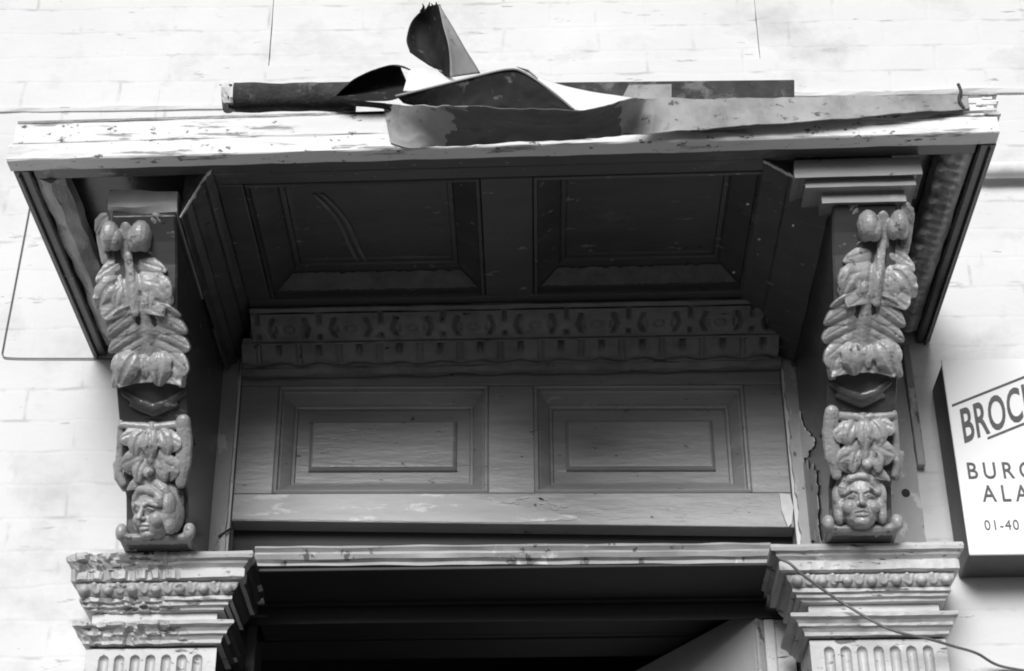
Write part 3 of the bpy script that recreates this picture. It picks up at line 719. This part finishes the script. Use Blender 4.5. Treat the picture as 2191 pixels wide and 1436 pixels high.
# ------------------------------------------------------------------ lintel and inner frame
lin = thing('door_lintel', (0, 0, 1.45), 'moulded timber lintel across the top of the dark doorway, between the two capitals', 'lintel')
xl, xr = P(546, 1168, y=-.13).x, P(1649, 1168, y=-.13).x
zt, zb = P(1095, 1165, y=-.13).z, P(1095, 1205, y=-.13).z
zh = zt - zb
b = MB()
b.prism_x([(-.130, zt), (-.134, zt - .14 * zh), (-.126, zt - .30 * zh), (-.127, zt - .40 * zh), (-.135, zt - .52 * zh), (-.131, zt - .72 * zh), (-.122, zt - .80 * zh), (-.124, zb), (.05, zb), (.05, zt)], xl, xr, 90, .0022, 71, z_of=lambda x: -.006 * x)
b.build('moulding', M['backing'], lin)
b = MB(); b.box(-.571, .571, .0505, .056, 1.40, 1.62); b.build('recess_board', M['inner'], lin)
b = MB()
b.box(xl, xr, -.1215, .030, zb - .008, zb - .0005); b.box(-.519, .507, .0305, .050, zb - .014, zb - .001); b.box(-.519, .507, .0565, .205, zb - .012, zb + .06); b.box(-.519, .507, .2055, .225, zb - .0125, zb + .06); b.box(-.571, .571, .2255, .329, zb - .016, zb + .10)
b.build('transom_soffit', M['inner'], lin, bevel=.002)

# ------------------------------------------------------------------ half-open door
hinge = P(1612, 1297, z=1.428); dv = P(1355, 1436, z=1.428) - hinge; dv.normalize(); nv = Vector((dv.y, -dv.x, 0))
door = thing('door', (hinge.x, hinge.y, -ZO), 'pale grey door standing half open inside the dark doorway', 'door')
def dp(a, z, n): return hinge + dv * a + nv * n + Vector((0, 0, z - hinge.z))
b = MB()
def dbox(a0, a1, z0, z1, n0, n1): b.hexa([dp(a0, z0, n0), dp(a1, z0, n0), dp(a1, z0, n1), dp(a0, z0, n1), dp(a0, z1, n0), dp(a1, z1, n0), dp(a1, z1, n1), dp(a0, z1, n1)])
dbox(.004, .88, -1.58, 1.427, 0, .042); b.build('leaf', M['door'], door, bevel=.002)
b = MB(); dbox(-.006, .0035, -1.58, 1.424, -.001, .043); b.build('hinge_edge', M['backing'], door, bevel=.002)

# ------------------------------------------------------------------ torn lead flashing on the hood
fl = thing('torn_flashing', (.05, -.70, 2.09), 'torn lead sheet curling up from the hood roof and hanging over its front board', 'roof flashing')
def surf(rows, nu=40, nv=10, wob=.0012, seed=0, lin=False):
    rows = [[Vector(p) for p in r] for r in rows]
    def fn(u, v):
        cs = [spl(r, u) for r in rows]; q = cs[0].lerp(cs[1], v) if len(cs) == 2 else spl(cs, v)
        return q + Vector((nz(q, 18, seed), nz(q, 18, seed + 5), nz(q, 18, seed + 11))) * wob + Vector((0, abs(nz(q, 34, seed + 3)) - .2, .5 * nz(q, 40, seed + 8))) * wob * .8
    b = MB(); b.grid(fn, nu, nv); return b
def PP(*a): return [P(x, y, y=d) for (x, y, d) in a]
# the apron hanging over the front board: leaning in at the bottom mid-length, kicked out at the right
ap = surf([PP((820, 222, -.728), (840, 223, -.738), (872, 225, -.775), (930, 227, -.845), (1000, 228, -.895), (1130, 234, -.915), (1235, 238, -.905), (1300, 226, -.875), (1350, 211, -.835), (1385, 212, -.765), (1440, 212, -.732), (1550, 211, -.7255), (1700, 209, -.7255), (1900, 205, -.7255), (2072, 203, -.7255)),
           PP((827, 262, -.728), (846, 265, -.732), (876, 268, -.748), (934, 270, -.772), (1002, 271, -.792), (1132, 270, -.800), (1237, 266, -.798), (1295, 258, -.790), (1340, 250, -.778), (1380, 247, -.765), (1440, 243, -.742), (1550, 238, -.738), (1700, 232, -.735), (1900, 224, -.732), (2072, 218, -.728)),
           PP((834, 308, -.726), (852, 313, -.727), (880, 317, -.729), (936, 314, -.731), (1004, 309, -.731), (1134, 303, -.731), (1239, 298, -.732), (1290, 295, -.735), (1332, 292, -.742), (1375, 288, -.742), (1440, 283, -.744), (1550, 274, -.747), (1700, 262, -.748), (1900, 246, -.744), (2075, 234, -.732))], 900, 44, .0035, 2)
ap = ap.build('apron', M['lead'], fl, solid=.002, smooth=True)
ap.data.materials.append(M['lead_dark'])                     # shade of the down-turned middle, put into the colour
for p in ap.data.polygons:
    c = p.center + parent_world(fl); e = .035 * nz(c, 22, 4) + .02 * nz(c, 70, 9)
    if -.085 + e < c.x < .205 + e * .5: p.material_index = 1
# open loop at the left: dark inside, bright rim
lp = surf([PP((716, 207, -.745), (760, 214, -.752), (830, 214, -.752), (872, 200, -.745)),
           PP((722, 200, -.70), (765, 196, -.70), (830, 190, -.70), (872, 180, -.70)),
           PP((716, 207, -.725), (760, 176, -.710), (830, 146, -.700), (858, 143, -.700)),
           PP((714, 210, -.745), (762, 168, -.745), (832, 141, -.745), (878, 150, -.745))], 30, 18, .001, 4)
lp.build('open_loop', M['tar'], fl, solid=.0022, smooth=True)
b = surf([PP((716, 212, -.752), (770, 216, -.756), (826, 222, -.750)), PP((760, 226, -.735), (800, 229, -.735), (838, 236, -.735))], 20, 5, .001, 6); b.build('loop_tongue', M['tar'], fl, solid=.002, smooth=True)
# pale sheet sweeping from the loop up to the standing curl
b = surf([PP((878, 150, -.744), (905, 144, -.735), (940, 150, -.715), (966, 166, -.70)), PP((862, 196, -.752), (890, 196, -.755), (940, 192, -.75), (985, 182, -.74))], 26, 8, .0015, 8)
b.build('pale_sweep', M['sign'], fl, solid=.002, smooth=True)
# folded flap in the middle, dark under-face towards the street
fp = surf([PP((848, 205, -.775), (920, 188, -.785), (1000, 168, -.790), (1085, 149, -.790), (1120, 156, -.785), (1175, 192, -.78), (1226, 236, -.772)),
           PP((866, 219, -.760), (930, 232, -.760), (1000, 240, -.762), (1085, 244, -.762), (1120, 246, -.762), (1175, 246, -.765), (1226, 242, -.771))], 80, 16, .004, 10)
fp.build('folded_flap', M['tar'], fl, solid=.003, smooth=False)
b = MB(); e = [P(x, y, y=d) for (x, y, d) in ((846, 206, -.777), (920, 188, -.787), (1000, 168, -.792), (1084, 149, -.792), (1122, 156, -.787), (1175, 191, -.782), (1228, 235, -.774))]
b.tube([spl(e, k / 40) for k in range(41)], .0022, 6); b.build('flap_rim', M['lead'], fl, smooth=True)
b = surf([PP((1118, 147, -.76), (1165, 170, -.755), (1230, 190, -.75), (1356, 211, -.745)), PP((1228, 236, -.77), (1232, 236, -.77), (1240, 237, -.77), (1250, 238, -.772))], 26, 8, .001, 12); b.build('pale_lap', M['sign'], fl, solid=.002, smooth=True)
b = MB(); b.tube([P(1105, 143, y=-.77), P(1130, 152, y=-.775), P(1150, 168, y=-.78)], [.0008, .004, .002], 6, flat=.5); b.build('torn_shred', M['lead'], fl)
# standing curl
cu = surf([PP((938, 8, -.755), (905, 22, -.725), (880, 48, -.705), (869, 84, -.700), (877, 112, -.710)),
           PP((950, 40, -.750), (915, 55, -.700), (893, 85, -.680), (892, 110, -.690), (905, 128, -.705)),
           PP((958, 90, -.745), (930, 100, -.700), (920, 120, -.690), (922, 135, -.695), (930, 145, -.715)),
           PP((962, 164, -.735), (955, 164, -.722), (950, 163, -.718), (955, 163, -.718), (964, 166, -.728))], 30, 24, .0035, 14)
cu.build('standing_curl', M['tar'], fl, solid=.002, smooth=True)
b = surf([PP((938, 8, -.755), (960, 44, -.750), (990, 95, -.740), (1028, 156, -.725)), PP((950, 60, -.765), (958, 90, -.765), (962, 125, -.755), (962, 166, -.742))], 24, 8, .0015, 16); b.build('curl_flange', M['lead'], fl, solid=.002, smooth=True)
b = MB()
for k in range(7):
    x = 900 + k * 6; a = P(x, 26 - k * 2, y=-.735); c = P(x + random.Random(k).uniform(-4, 8), 10 - (k % 3) * 3, y=-.745); b.tube([a, (a + c) / 2 + Vector((.002, 0, .001)), c], [.003, .0022, .0005], 5, flat=.4)
b.build('frayed_edge', M['tar'], fl)

# rolled felt and board lying on the hood roof
rf = thing('rolled_felt', (-.41, -.67, 2.09), 'dark ragged roll of roofing felt lying on the hood left of the torn sheet', 'roofing felt')
b = MB(); L = []
A, B = P(492, 207, y=-.66), P(760, 206, y=-.66)
for i in range(41):
    c = A.lerp(B, i / 40); l = []
    for k in range(18):
        a = 2 * math.pi * k / 18; r = .0275 + .006 * nz((c.x * 1.5, math.cos(a), math.sin(a)), 2.2, 3) + .003 * nz((c.x * 6, math.cos(a) * 2, math.sin(a) * 2), 3, 8)
        l.append(c + Vector((0, math.cos(a) * r, math.sin(a) * r)))
    L.append(l)
b.loft(L); b.build('roll', M['felt'], rf, smooth=True)
b = MB(); L = []
for i in range(5):
    c = A + Vector((-.012 + i * .0055, 0, 0)); l = []
    for k in range(18):
        a = 2 * math.pi * k / 18; r = (.0285 + .007 * nz((i * .4, math.cos(a) * 2, math.sin(a) * 2), 2, 13)) * (1 if i < 4 else .98)
        l.append(c + Vector((0, math.cos(a) * r, math.sin(a) * r)))
    L.append(l)
b.loft(L); b.build('torn_end', M['plaster'], rf)
b = MB()
rnd = random.Random(2)
for k in range(14):
    a = P(476 + rnd.uniform(-6, 14), 190 + rnd.uniform(-8, 14), y=-.665); b.tube([a, a + Vector((rnd.uniform(-.012, .012), 0, rnd.uniform(-.002, .014)))], [.0012, .0004], 4)
b.build('loose_fibre', M['felt'], rf)
bt = thing('roof_batten', (.32, -.66, 2.09), 'dark flat timber board lying on the hood at the right of the torn sheet', 'board')
a0, a1, c0, c1 = P(1150, 176, y=-.64), P(1700, 170, y=-.64), P(1150, 236, y=-.64), P(1700, 236, y=-.64)
b = MB(); b.hexa([c0, c1, c1 + Vector((0, .05, 0)), c0 + Vector((0, .05, 0)), a0, a1, a1 + Vector((0, .05, 0)), a0 + Vector((0, .05, 0))]); b.build('board', M['felt'], bt, bevel=.002)
b = MB(); q = [P(1345, 182, y=-.6445), P(1437, 180, y=-.6445), P(1437, 212, y=-.6445), P(1330, 212, y=-.6445)]
b.loft([q, [p + Vector((0, .003, 0)) for p in q]]); b.build('pale_patch', M['lead'], bt)

# ------------------------------------------------------------------ alarm box
ab = thing('alarm_box', (1.07, -.06, 1.455), 'white burglar alarm box with slanted black lettering fixed to the wall right of the doorway', 'alarm box')
b = MB(); b.box(.8845, 1.262, -.115, -.001, 1.458, 1.887); b.build('case', M['signside'], ab, bevel=.004)  # case coloured dark to stand for the box's shaded side
b = MB(); b.box(.882, 1.265, -.121, -.1155, 1.455, 1.890); b.build('front_plate', M['sign'], ab, bevel=.002)
def text(body, at, h, wx, shear=0.0, space=1.0, bold=0.0, name='lettering'):
    c = bpy.data.curves.new(name, 'FONT'); c.body = body; c.size = 1; c.extrude = .004; c.space_character = space; c.offset = bold; c.resolution_u = 4
    o = bpy.data.objects.new(name, c); COL.objects.link(o)
    dg = bpy.context.evaluated_depsgraph_get(); me = bpy.data.meshes.new_from_object(o.evaluated_get(dg)); bpy.data.objects.remove(o)
    hh = .69; base = parent_world(ab)
    for v in me.vertices:
        x, y = v.co.x * wx, v.co.y * h / hh
        w = Vector((at[0] + x, -.1220 + v.co.z * .12, at[1] + y + x * shear)) + Vector((0, 0, ZO)) - base; v.co = w
    me.materials.append(M['ink']); q = bpy.data.objects.new(name, me); COL.objects.link(q); q.parent = ab
def sp(px, py): p = P(px, py, y=-.122); return (p.x, p.z)
SL = math.tan(math.radians(22.5))
text('BROCKS', sp(2061, 948), .074, .0465, SL, 1.06, .016)
text('BURGLAR', sp(2070, 1024), .035, .040, 0, 1.46, .008)
text('ALARM', sp(2104, 1073), .035, .040, 0, 1.46, .008)
text('01-40', sp(2107, 1134), .021, .026, 0, 1.15, .0)
b = MB()
for (px, py, L_) in ((2037, 868, .20), (2113, 938, .13)):
    x, z = sp(px, py); x2 = min(x + L_, 1.255); t = .0026
    b.hexa([(x, -.1222, z - t), (x2, -.1222, z - t + (x2 - x) * SL), (x2, -.1210, z - t + (x2 - x) * SL), (x, -.1210, z - t), (x, -.1222, z + t), (x2, -.1222, z + t + (x2 - x) * SL), (x2, -.1210, z + t + (x2 - x) * SL), (x, -.1210, z + t)])
b.build('slanted_rule', M['ink'], ab)

# ------------------------------------------------------------------ wires, pipe, nails
def wire(name, pts, r, m, label, cat, smooth_n=40):
    p = [P(*q[:2], y=q[2]) for q in pts]; b = MB(); b.tube([spl(p, k / smooth_n) for k in range(smooth_n + 1)], r, 8)
    return tag(b.build(name, m, smooth=True), label, cat)
wire('loose_wire', [(1668, 1196, -.200), (1690, 1206, -.206), (1720, 1232, -.200), (1800, 1288, -.180), (1900, 1345, -.190), (1990, 1368, -.175), (2040, 1383, -.150), (2090, 1398, -.06), (2140, 1425, -.012), (2230, 1440, -.006)], .0028, M['wire'],
     'thin grey wire trailing down across the right capital to the wall', 'wire', 60)
wire('wall_cable', [(70, 400, -.004), (62, 450, -.004), (30, 620, -.004), (8, 735, -.004), (6, 760, -.004), (24, 766, -.004), (110, 767, -.004), (196, 767, -.004), (240, 768, -.004)], .0014, M['wire'],
     'thin cable running down the white wall left of the hood and turning in towards it', 'cable', 90)
wire('wall_pipe', [(1990, 372, -.03), (2060, 368, -.03), (2130, 364, -.03), (2260, 362, -.03), (2500, 358, -.03)], [.003 + .016 * max(0, min(1, (k - 5) / 6)) for k in range(25)], M['plaster'], 'white tapering pipe end on the wall to the right of the hood', 'pipe', 24)
wire('bent_nail', [(2062, 232, -.735), (2052, 212, -.735), (2056, 196, -.735), (2050, 180, -.735)], .003, M['iron'], 'bent nail sticking up at the right corner of the hood', 'nail', 16)
wire('rusty_nail', [(498, 1128, .0), (480, 1140, -.012), (468, 1148, -.018)], .0022, M['iron'], 'rusty nail sticking out beside the left end of the lintel', 'nail', 8)
